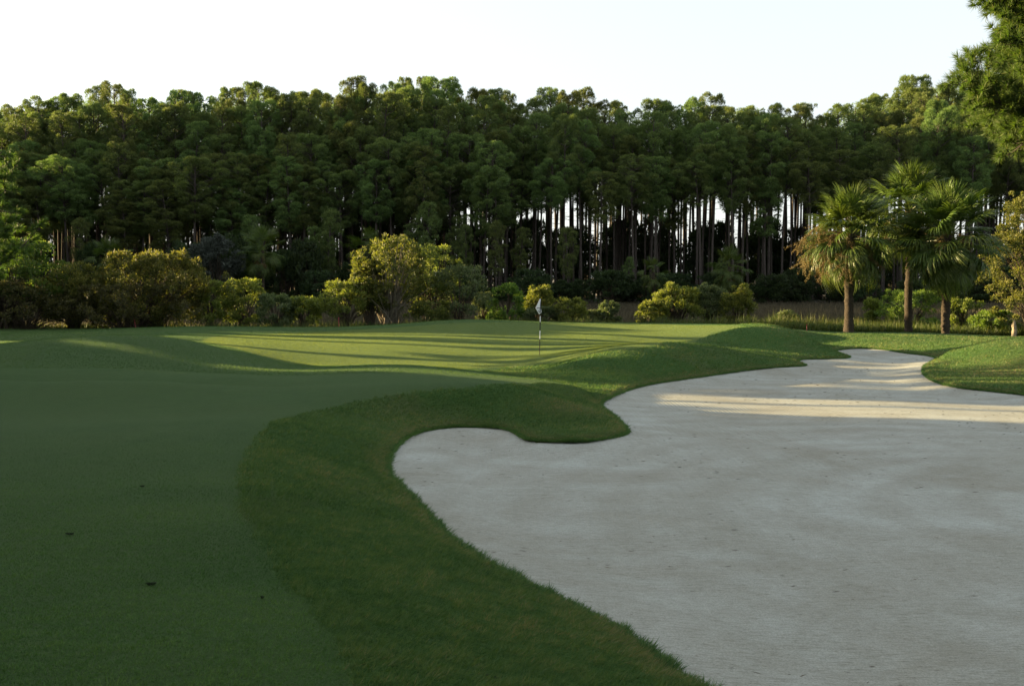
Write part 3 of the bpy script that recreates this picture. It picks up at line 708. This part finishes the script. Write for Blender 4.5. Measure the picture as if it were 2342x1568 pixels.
# small palms in the shade of the wood
def far_palm(seed, U, Vc, y, label, s, n=26, grey=10, dead=3, r=.22):
    p = at(U, Vc, y); return palm(seed, (p[0], y, ZB), p[2] - ZB, label, None, scale=s, n=n, dead=dead, grey=grey, r=r)
far_palm(11, 600, 572, 131, 'shaggy palm with pale hanging dead fronds at the foot of the wood', 1.6, grey=16)
far_palm(12, 252, 590, 131, 'dim bluish palm rising just behind the golden-topped shrub', 1.35, grey=0)
far_palm(13, 1495, 622, 131, 'small slender palm with grey skirt behind the umbrella-shaped bush', .95, grey=10, n=22)
far_palm(14, 1668, 610, 132, 'shaded palm with drooping grey skirt behind the domed bushes', 1.3, grey=12)
far_palm(15, 845, 575, 134, 'palm half hidden behind the tall olive tree', 1.5, grey=4)

# ------------------------------------------------------------------ near pines at both sides
def near_pine(seed, loc, H, cb, cr, nbr, label, tuft=1.0, ntuft=16, needle=.26):
    rng = np.random.default_rng(seed); tb, lf = Tubes(), Leaves()
    zs = np.linspace(-.4, H * .97, 14); f = np.clip(zs / H, 0, 1)
    path = np.stack([.2 * np.sin(f * 4), .2 * np.cos(f * 3), zs], 1)
    tb.add(path, .30 * (1 - f) ** .7 + .03, 12)
    for i in range(nbr):
        t = (i + rng.random()) / nbr; z = H * (cb + (1 - cb) * t); a = i * 2.4 + rng.normal(0, .35)
        L = cr * (1 - .72 * t ** 1.6) * rng.uniform(.75, 1.15)
        s0 = np.array([0, 0, z]); n = 7; q = np.linspace(0, 1, n)
        el = .25 + .5 * t
        p = s0 + np.stack([math.cos(a) * L * q, math.sin(a) * L * q, L * (math.sin(el) * .5 * q + .18 * q ** 2 - .16 * np.sin(q * 3.14))], 1)
        tb.add(p, np.linspace(.075 * (1 - .5 * t), .015, n), 6)
        for k in range(int(ntuft * (L / cr + .25))):
            u = rng.uniform(.30, 1.0); b0 = np.array([np.interp(u, q, p[:, c]) for c in range(3)])
            off = unit(np.array([math.cos(a), math.sin(a), .2]) * .8 + rng.normal(0, .75, 3)); ol = rng.uniform(.2, .95) * (.6 + .4 * L / cr)
            e = b0 + off * ol + np.array([0, 0, .1])
            tb.add([b0, (b0 + e) / 2 + [0, 0, -.05], e], [.018, .012, .006], 4)
            ax = unit(off + np.array([0, 0, .35]))
            for m in range(3):                                     # each twig ends in a brush of needles
                c = e - off * m * .13; nn = 46
                d = unit(ax * (.55 + .3 * (m == 0)) + rng.normal(0, .62, (nn, 3)))
                lf.add(np.repeat(c[None], nn, 0), d, tuft * needle * rng.uniform(.75, 1.1, nn), .021 * tuft, np.clip(rng.normal(.45, .25, nn), 0, 1))
    e = empty('pine_tree', loc); new_obj('trunk', tb.mesh('trunk', PBARK), e); new_obj('crown', lf.mesh('crown', PINE_NEAR, rng, tri=True), e)
    tag(e, label, 'pine tree'); return e
near_pine(1, (16.0, 27.5, .5), 14.6, .43, 3.3, 70, 'near pine whose long-needled boughs reach in at the upper right', ntuft=76, needle=.28)
near_pine(2, (-24.5, 43, .45), 10.2, .30, 4.3, 30, 'sunlit pine whose boughs reach in from the left edge', tuft=1.3, ntuft=18)

# ------------------------------------------------------------------ flagstick
fb = hit(1234, 811)
fx, fy, fz = fb
e = empty('flagstick', (fx, fy, fz)); tag(e, 'golf flagstick in black and white bands with a limp white flag', 'flagstick')
e.rotation_euler = (0, math.radians(1.0), 0)
BLACK = plain_mat('black_paint', (.006, .006, .007), .85); WHITE = plain_mat('white_paint', (.75, .75, .75), .4); FLAG = plain_mat('white_flag_cloth', (.74, .75, .80), .7, .05, 30)
HT = (811 - 683) * fy / FPX
vs = [811, 796, 775, 755.5, 736, 722, 683]     # band limits in the photograph
rr_ = [.010, .016, .017, .018, .0185, .019, .020]
for k, m in enumerate([BLACK, BLACK, WHITE, BLACK, WHITE, BLACK]):
    z0, z1 = (811 - vs[k]) / 128 * HT, (811 - vs[k + 1]) / 128 * HT
    if k == 0: z0 = -.12
    V, F = tube([(0, 0, z0), (0, 0, (z0 + z1) / 2), (0, 0, z1)], [rr_[k], (rr_[k] + rr_[k + 1]) / 2, rr_[k + 1]], 12)
    new_obj('pole_band', mesh_np('pole_band', V, F, [m], smooth=True), e)
V, F = tube([(0, 0, HT - .004), (0, 0, HT + .012), (0, 0, HT + .02)], [.020, .023, .005], 12); new_obj('pole_cap', mesh_np('pole_cap', V, F, [BLACK], smooth=True), e)
# limp cloth: outline hung from the pole, folded back on itself
ps = 1 / 7.84 * .9368 * fy / FPX                          # metres per pixel of the enlarged view
def cloth(name, outline, yoff, mat, wav):
    # outline rows: (z, x0, x1)
    n = 14; V = []
    for (v, a, b) in outline:
        for i in range(n):
            t = i / (n - 1); x = (a + (b - a) * t - 545) * ps; z = (1305 - v) * ps
            V.append((x, yoff + wav * math.sin(t * 7 + v * .02) * (1 - abs(2 * t - 1)) + .01 * t, z))
    m = len(outline); F = [(r * n + i, r * n + i + 1, (r + 1) * n + i + 1, (r + 1) * n + i) for r in range(m - 1) for i in range(n - 1)]
    me = mesh_np(name, V, np.array(F), [mat], smooth=True); o = new_obj(name, me, e)
    sm = o.modifiers.new('thickness', 'SOLIDIFY'); sm.thickness = .004
    return o
fl = cloth('flag', [(228, 530, 545), (280, 508, 545), (330, 484, 545), (380, 462, 545), (406, 452, 548), (430, 462, 556), (470, 486, 566), (500, 502, 560), (528, 516, 530)], -.022, FLAG, .018)
GREYM = plain_mat('grey_print', (.10, .10, .14), .7)
for (v0, v1, a, b) in ((398, 410, 470, 545), (430, 442, 515, 530), (436, 452, 538, 553), (455, 475, 508, 520), (470, 490, 520, 532)):
    V = [((x - 545) * ps, -.046, (1305 - v) * ps) for x, v in ((a, v1), (b, v1 + 2), (b, v0 + 2), (a, v0))]
    o = new_obj('flag_mark', mesh_np('flag_mark', V, np.array([[0, 1, 2, 3]]), [GREYM]), fl)
# the cup: a flat black disc in place of the shade inside it
V, F = tube([(0, 0, .006), (0, 0, -.1)], [.054, .054], 24)
th = np.arange(24) * math.pi / 12
o = new_obj('cup', mesh_np('cup', np.stack([.054 * np.cos(th), .054 * np.sin(th), 0 * th + .008], 1), np.arange(24)[None], [BLACK]), None)
o.location = (fx, fy, fz); tag(o, 'black disc drawn as the shaded hole in the green that holds the flagstick', 'golf hole'); o.name = 'golf_hole'

# ------------------------------------------------------------------ stakes and stump
RED = plain_mat('red_paint', (.26, .03, .035), .5, .2)
def stake(U, V, h, lean, label, y):
    p = at(U, V, y); zb = z_at(p[0], y); b = Tubes()
    V_, F_ = tube([(0, 0, -.2), (0, 0, h * .96), (0, 0, h)], [.021, .021, .010], 8)
    o = new_obj('hazard_stake', mesh_np('hazard_stake', V_, F_, [RED], smooth=False))
    o.location = (p[0], y, min(zb, p[2])); o.rotation_euler = (0, lean, 0); tag(o, label, 'stake')
stake(310, 747, .62, -.12, 'red stake leaning left before the big golden-topped shrub', 56)
stake(775, 750, .62, 0, 'upright red stake under the leaning yellow-green shrub', 57)
stake(1845, 760, .45, .0, 'short red stake among weeds left of the palm clump', 54)
srng = np.random.default_rng(9)
p = at(2318, 768, 53)
zs = np.linspace(-.2, .75, 9)
V, F = tube(np.stack([.04 * np.sin(zs * 5), 0 * zs, zs], 1), .13 * (1 - .25 * zs) + srng.normal(0, .012, 9), 10)
V[-10:, 2] += srng.uniform(-.22, .18, 10)
o = new_obj('broken_stump', mesh_np('broken_stump', V, F, [PALEB])); o.location = (p[0], 53, z_at(p[0], 53)); tag(o, 'pale splintered stump at the right end of the weeds', 'stump')

# ------------------------------------------------------------------ grass
def blades(name, X, Y, Z, h, wd, lean, mat, label, tint=None, rng=R, bias=(0, 0)):
    n = len(X); P = np.stack([X, Y, Z - .003], 1)
    A = np.stack([rng.normal(bias[0], lean, n), rng.normal(bias[1], lean, n), np.ones(n)], 1)
    if n and Y.max() < 60:                                        # grow square to the slope
        gx = (grid_lookup(GZ, X + .3, Y) - grid_lookup(GZ, X - .3, Y)) / .6; gy = (grid_lookup(GZ, X, Y + .3) - grid_lookup(GZ, X, Y - .3)) / .6
        A[:, 0] -= np.clip(gx, -.8, .8) * 1.5; A[:, 1] -= np.clip(gy, -.8, .8) * 1.5
    lf = Leaves(); lf.add(P, A, h * rng.uniform(.6, 1.25, n), wd * rng.uniform(.7, 1.2, n), np.clip(rng.normal(.45, .22, n), 0, 1) if tint is None else tint)
    o = new_obj(name, lf.mesh(name, mat, rng, tri=True)); tag(o, label, kind='stuff'); return o
from mathutils import noise as mnoise
def grid_lookup(field, x, y):
    r = np.interp(y, ys, np.arange(len(ys))); i = np.clip(r.astype(int), 0, len(ys) - 2); fy_ = r - i
    s = x / np.maximum(4.0, .56 * y + 1.5)
    c = np.interp(s, ss, np.arange(len(ss))); j = np.clip(c.astype(int), 0, len(ss) - 2); fx_ = c - j
    return ((field[i, j] * (1 - fx_) + field[i, j + 1] * fx_) * (1 - fy_) + (field[i + 1, j] * (1 - fx_) + field[i + 1, j + 1] * fx_) * fy_)
RG = leaf_mat('rough_grass_blades', [(0, (.038, .080, .031)), (.5, (.085, .145, .054)), (.85, (.140, .178, .072)), (1, (.21, .19, .105))], .35, (1.2, 1.3, .5), .6, .06)
FGM = leaf_mat('fairway_grass_blades', [(0, (.037, .074, .027)), (.5, (.073, .133, .044)), (1, (.122, .178, .060))], .3, (1.2, 1.3, .6), .6, .06)
GRM = leaf_mat('green_grass_blades', [(0, (.088, .122, .034)), (.5, (.120, .156, .042)), (1, (.155, .185, .052))], .5, (1.2, 1.15, .6), .6, .05)
MAR = leaf_mat('marsh_grass_blades', [(0, (.036, .034, .022)), (.5, (.072, .064, .040)), (1, (.14, .12, .07))], .25, (1.2, 1.1, .7), .7, .15)
WEED = leaf_mat('weed_leaves', [(0, (.028, .048, .014)), (.5, (.062, .088, .024)), (1, (.16, .150, .055))], .4, (1.3, 1.3, .5))
def scatter(n, y0, y1, pw, half=.56):
    y = (y0 ** pw + (y1 ** pw - y0 ** pw) * R.random(n)) ** (1 / pw)
    return R.uniform(-1, 1, n) * (half * y + .6), y
def vnoise(x, y, seed=0):
    xi, yi = np.floor(x).astype(np.int64), np.floor(y).astype(np.int64); fx_, fy_ = x - xi, y - yi
    fx_ = fx_ * fx_ * (3 - 2 * fx_); fy_ = fy_ * fy_ * (3 - 2 * fy_)
    def hsh(a, b):
        v = (a * 374761393 + b * 668265263 + seed * 974634777) & 0xffffffff
        v = ((v ^ (v >> 13)) * 1274126177) & 0xffffffff
        return ((v ^ (v >> 16)) & 0xffff) / 65535.0
    return (hsh(xi, yi) * (1 - fx_) + hsh(xi + 1, yi) * fx_) * (1 - fy_) + (hsh(xi, yi + 1) * (1 - fx_) + hsh(xi + 1, yi + 1) * fx_) * fy_
RS = []
for (n, y0, y1, h, wd) in ((330000, 3.6, 9, .042, .0045), (300000, 9, 18, .048, .008), (320000, 18, 30, .055, .014), (300000, 30, 50, .06, .022)):
    x, y = scatter(n, y0, y1, 1.0); mr = grid_lookup(MR, x, y); d = grid_lookup(GD2, x, y)
    k = (R.random(n) < mr) & (d > .0)
    x, y, d = x[k], y[k], d[k]; z = grid_lookup(GZ, x, y)
    RS.append((x, y, z, h * np.where(d < .3, 1.15, 1.0), np.full(len(x), wd), d))
x, y, z, h, wd, d = (np.concatenate([r[i] for r in RS]) for i in range(6))
dry = grid_lookup(MD, x, y)
tint = np.clip(R.normal(.42, .2, len(x)) + dry * .7 + .18 * np.sin(x * 1.7 + np.sin(y * 1.1) * 2) * np.sin(y * 1.3 + x * .4), 0, 1)
cn = vnoise(x * 9 + .5 * y, y * 16, 1) * .65 + vnoise(x * 22, y * 34, 2) * .35      # tufts lie across the slope, shade in their gaps put into the tint
h = h * (.25 + 1.5 * cn); tint = np.clip(tint + (cn - .5) * 1.0 + (vnoise(x * .9, y * .9, 5) - .5) * .3, 0, 1)
blades('rough_grass', x, y, z, h, wd, .8, RG, 'longer grass blades covering the mounds round the bunker', tint, bias=(.5, -.35))
FS = []
for (n, y0, y1, h, wd) in ((900000, 3.6, 14, .021, .0045),):
    x, y = scatter(n, y0, y1, 1.0); mr = grid_lookup(MR, x, y); k = (R.random(n) > mr + .02) & (x < 2.5) & (R.random(n) < 1 - sstep(4, 14, y)) & (grid_lookup(MG, x, y) < .5)
    x, y = x[k], y[k]; FS.append((x, y, grid_lookup(GZ, x, y), np.full(len(x), h), np.full(len(x), wd)))
x, y, z, h, wd = (np.concatenate([r[i] for r in FS]) for i in range(5))
cn = vnoise(x * 6, y * 22, 3) * .6 + vnoise(x * 25, y * 50, 4) * .4
h = h * (.5 + cn)
blades('fairway_grass', x, y, z, h, wd, .9, FGM, 'short dense fairway grass nearest the viewer', np.clip(R.normal(.42, .18, len(x)) + (cn - .5) * .7 + (vnoise(x * .7, y * 1.1, 6) - .5) * .9, 0, 1), bias=(.4, -.2))
GS = []
x = R.uniform(-16, 16, 620000); y = R.uniform(31, 58, 620000)
k = R.random(len(x)) < grid_lookup(MG, x, y); x, y = x[k], y[k]
blades('putting_green_grass', x, y, grid_lookup(GZ, x, y), np.full(len(x), .022), np.full(len(x), .013), .32, GRM, 'very short pale grass of the putting green', np.clip(R.normal(.5, .18, len(x)) + (vnoise(x * .8, y * .5, 8) - .5) * .5, 0, 1))
x, y = scatter(420000, 28, 58, 1.0, .58); k = (R.random(len(x)) > grid_lookup(MR, x, y)) & (grid_lookup(MG, x, y) < .5); x, y = x[k], y[k]
blades('fringe_grass', x, y, grid_lookup(GZ, x, y), np.full(len(x), .026), np.full(len(x), .018), .4, FGM, 'short fairway grass of the humps beside the green', np.clip(R.normal(.55, .2, len(x)) + (vnoise(x * .6, y * .5, 9) - .5) * .5, 0, 1))
# longer fringe of grass hanging over the edge of the sand
q = R.random(90000) * len(BUNKER); i0 = q.astype(int); f0 = (q - i0)[:, None]; pb = BUNKER[i0] * (1 - f0) + np.roll(BUNKER, -1, 0)[i0] * f0
tg = np.roll(BUNKER, -1, 0)[i0] - BUNKER[i0]; nr = unit(np.stack([tg[:, 1], -tg[:, 0]], 1)); pb = pb + nr * R.normal(.03, .03, (len(pb), 1)) * 0 + R.normal(0, .035, pb.shape)
k = pb[:, 1] < 46; pb = pb[k]; zz = sand_z(pb[:, 1]) + bl - .03
e_ = blades('bunker_edge_grass', pb[:, 0], pb[:, 1], zz, .075 * (.5 + vnoise(pb[:, 0] * 7, pb[:, 1] * 7, 12)), .006 + pb[:, 1] * .0003, .7, RG, 'ragged grass hanging over the edge of the sand', np.clip(R.normal(.4, .25, len(pb)), 0, 1))
# litter on the sand and scars in the turf
NEEDLE = leaf_mat('dry_needle_litter', [(0, (.05, .04, .03)), (.6, (.11, .085, .06)), (1, (.2, .16, .11))], 0, rough=.9, spec=.05)
n = 3000; y = 5 + 34 * R.random(n) ** 1.35; x = R.uniform(-4, 18, n)
k = (sdf(BUNKER, x, y) < -.15) & (vnoise(x * .5, y * 1.1, 41) + R.random(n) * .5 > .72); x, y = x[k], y[k]
lf = Leaves(); a = R.normal(.05, .35, len(x)) + math.pi * (R.random(len(x)) < .5)
z = sand_z(y) + .02 * np.sin(x * .9 + .5 * y) * np.sin(y * .7 - .3 * x) + .10 * sstep(-1.3, 0, sdf(BUNKER, x, y)) - .033
lf.add(np.stack([x, y, z], 1), np.stack([np.cos(a), np.sin(a), R.normal(.03, .06, len(x))], 1), R.uniform(.03, .11, len(x)) * (.7 + y * .025), R.uniform(.003, .007, len(x)) * (.6 + y * .05), R.random(len(x)))
tag(new_obj('needle_litter', lf.mesh('needle_litter', NEEDLE, R)), 'dry pine needles strewn over the bunker sand', kind='stuff')
SOIL = plain_mat('dark_soil', (.036, .056, .026), .95, .4, 60)
for k, (u, v, sz, lab) in enumerate([(345, 1340, .10, 'largest dark divot in the near fairway'), (160, 1225, .085, 'dark divot nearest the left edge of the fairway'), (325, 1115, .07, 'small dark divot farther up the fairway'), (1125, 1553, .13, 'dark scrape in the rough grass close to the sand'), (600, 1372, .05, 'tiny dark divot beside the mowing line')]):
    p = hit(u, v); dr = np.random.default_rng(800 + k); m = 18; th = np.arange(m) * 2 * math.pi / m
    rr2 = sz * .2 * (1 + .35 * np.sin(th * 2 + k) + dr.normal(0, .14, m)); X_, Y_ = rr2 * np.cos(th) * 1.5, rr2 * np.sin(th) * .8
    Z_ = np.array([z_at(p[0] + a_, p[1] + b_) for a_, b_ in zip(X_, Y_)]) - p[2] + .016
    Vd = np.concatenate([[[0, 0, .004]], np.stack([X_, Y_, Z_], 1), np.stack([X_ * .55, Y_ * .55, Z_ * .5 - .004 + dr.normal(0, .006, m)], 1)])
    q_ = np.arange(m); F3 = np.stack([np.zeros(m, int), 1 + m + q_, 1 + m + (q_ + 1) % m], 1); F4 = np.stack([1 + m + q_, 1 + q_, 1 + (q_ + 1) % m, 1 + m + (q_ + 1) % m], 1)
    o = new_obj('divot', mesh_np('divot', Vd, [F3, F4], [SOIL])); o.location = (p[0], p[1], p[2] + .004); tag(o, lab, 'divot')
# marsh grass
n = 150000
y = R.uniform(66, 139, n); x = R.uniform(-1, 1, n) * (.56 * y + 4)
cl = .5 + .5 * np.sin(x * .13 + 2 * np.sin(y * .09)) * np.sin(y * .22 + x * .05)
blades('marsh_grass', x, y, np.full(n, -.95), .55 + .45 * cl * R.random(n), np.full(n, .07), .22, MAR, 'brown salt-marsh grass between the green and the wood', np.clip(R.normal(.35, .2, n) + .2 * cl, 0, 1))
# weeds along the edge of the course
n = 60000
y = R.uniform(57.5, 65, n); x = R.uniform(-34, 36, n)
den = .35 + .65 * sstep(12.5, 15, x) + .35 * sstep(6.5, 8.5, x)
k = R.random(n) < den * .9
x, y = x[k], y[k]; zz = grid_lookup(GZ, x, y)
blades('tall_weeds', x, y, zz, (.25 + .5 * R.random(len(x)) * .6 + 1.0 * vnoise(x * .9, y * .9, 31) ** 2) * np.where(x > 13.5, .72, .5), np.full(len(x), .035), .35, WEED, 'tall weeds and grass along the marsh edge', np.clip(R.normal(.35, .2, len(x)) + (vnoise(x * .5, y * .5, 32) - .4) * .8, 0, 1))
n = 14000
y = R.uniform(54.5, 58, n); x = R.uniform(14.8, 33, n); zz = grid_lookup(GZ, x, y)
blades('weedy_fringe', x, y, zz, .15 + .45 * R.random(n), np.full(n, .045), .35, WEED, 'low weeds round the palm trunks')

# ------------------------------------------------------------------ trees along the left side of the hole, whose long shadows cross it
SUNT = math.tan(SUN_EL) / math.cos(SUN_AZ)
def lane_xy(t, x): return x, (t - x * math.sin(SUN_AZ)) / math.cos(SUN_AZ)
TW1 = [shrub_mesh(np.random.default_rng(400 + k), 6.5, 11, 5, .02, 130, 1.1, .42, 150, FRESH, SBARK, stems=5, stem_r=.12, nm=('crown', 'trunk')) for k in range(2)]
def side_tree(meshes, t, x, sc, label, rz, group='trees along the left side of the hole', name='broadleaf_tree'):
    X, Y = lane_xy(t, x); e = empty(name, (X, Y, .4), rz, sc)
    new_obj('crown', meshes[0], e); new_obj('trunk', meshes[1], e); tag(e, label, 'tree', group); return e
wr = np.random.default_rng(21)
for k, t in enumerate(np.arange(-26, 21.5, 4.0)):
    side_tree(TW1[k % 2], t, -32 + wr.uniform(-1.5, 1.5), (1, 1, wr.uniform(.9, 1.1)), 'dense broadleaf tree in the row shading the near fairway', wr.uniform(0, 6.28))
side_tree(TW1[0], 21.2, -33, (.55, .55, 1.0), 'dense broadleaf tree in the row shading the near fairway', .5)
for k, (t, z0, z1, wd) in enumerate([(28.7, 7.0, 9.2, 2.6), (38.8, 6.3, 8.2, .9), (40.8, 6.0, 7.4, .6), (41.6, 8.0, 9.8, 2.6), (43.6, 6.2, 7.4, .5), (47.2, 6.6, 8.2, .5)]):  # unseen casters, crown heights and widths shaped by where their shade should fall
    m = shrub_mesh(np.random.default_rng(500 + k), wd, z1, wd, z0 / z1, 70, min(.6, wd * .3), .36 if wd > 1.3 else .22, 130, FRESH, SBARK, stems=3, stem_r=.10 if wd > 1.3 else .05, shape=0, nm=('crown', 'trunk'))
    side_tree(m, t, -42, 1.0, 'unseen slender tree with a crown shaped to cast shadow stripes', 0, 'unseen slender trees shaped to cast shadow stripes')
side_px, side_py = lane_xy(25.6, -41)
add_pine(PV[4], (side_px, side_py, .4), 24, .7, 'tall bare-trunked pine in the row beside the fairway', None)
LS = shrub_mesh(np.random.default_rng(600), 4.5, 4.2, 3.5, .02, 70, .8, .34, 120, OLIVE, SBARK, stems=5, stem_r=.06)
for k, t in enumerate(np.arange(35.5, 50, 3.2)):  # unseen shrubs added to keep the ground and shrub feet at left shaded
    X, Y = lane_xy(t, -42.5); e = empty('shrub', (X, Y, .3), k * 1.3); new_obj('foliage', LS[0], e); new_obj('stems', LS[1], e)
    tag(e, 'unseen olive shrub added left of the green to cast low shade', 'shrub', 'unseen shrubs added left of the green to cast low shade')
for k, (t, hz, wz) in enumerate(((23.6, 1.06, .8), (25.0, 1.0, .55), (26.3, .62, .5), (28.0, .98, .62))):  # added unseen shrubs, heights chosen to shade the mound below its crest
    X, Y = lane_xy(t, -29.5 - .6 * (k % 2)); e = empty('shrub', (X, Y, .5), k * 2.1, (wz, wz, hz)); new_obj('foliage', LS[0], e); new_obj('stems', LS[1], e)
    tag(e, 'unseen olive shrub added to shade the face of the left mound', 'shrub', 'unseen shrubs added to shade the left mound')
for k, y in enumerate(np.arange(87.5, 152, 6.0)):                      # the wood comes round the left side of the marsh
    e = empty('broadleaf_tree', (-.56 * y - 5 + wr.uniform(-1, 1), y, ZB), wr.uniform(0, 6.28), (1.15, 1.15, wr.uniform(1.7, 2.0)))
    new_obj('crown', TW1[k % 2][0], e); new_obj('trunk', TW1[k % 2][1], e)
    tag(e, 'tall broadleaf tree along the left edge of the marsh', 'tree', 'tall trees along the left edge of the marsh')
for k, x in enumerate(np.arange(-27, 34, 5.5)):                     # unseen trees added behind the viewer to darken slopes that face this way
    e = empty('broadleaf_tree', (x + wr.uniform(-1, 1), -11.5 + wr.uniform(-1, 1), .9), wr.uniform(0, 6.28), (1.05, 1.05, wr.uniform(1.1, 1.35)))
    new_obj('crown', TW1[k % 2][0], e); new_obj('trunk', TW1[k % 2][1], e)
    tag(e, 'unseen broadleaf tree added behind the viewer to block sky light', 'tree', 'unseen trees added behind the viewer to block sky light')
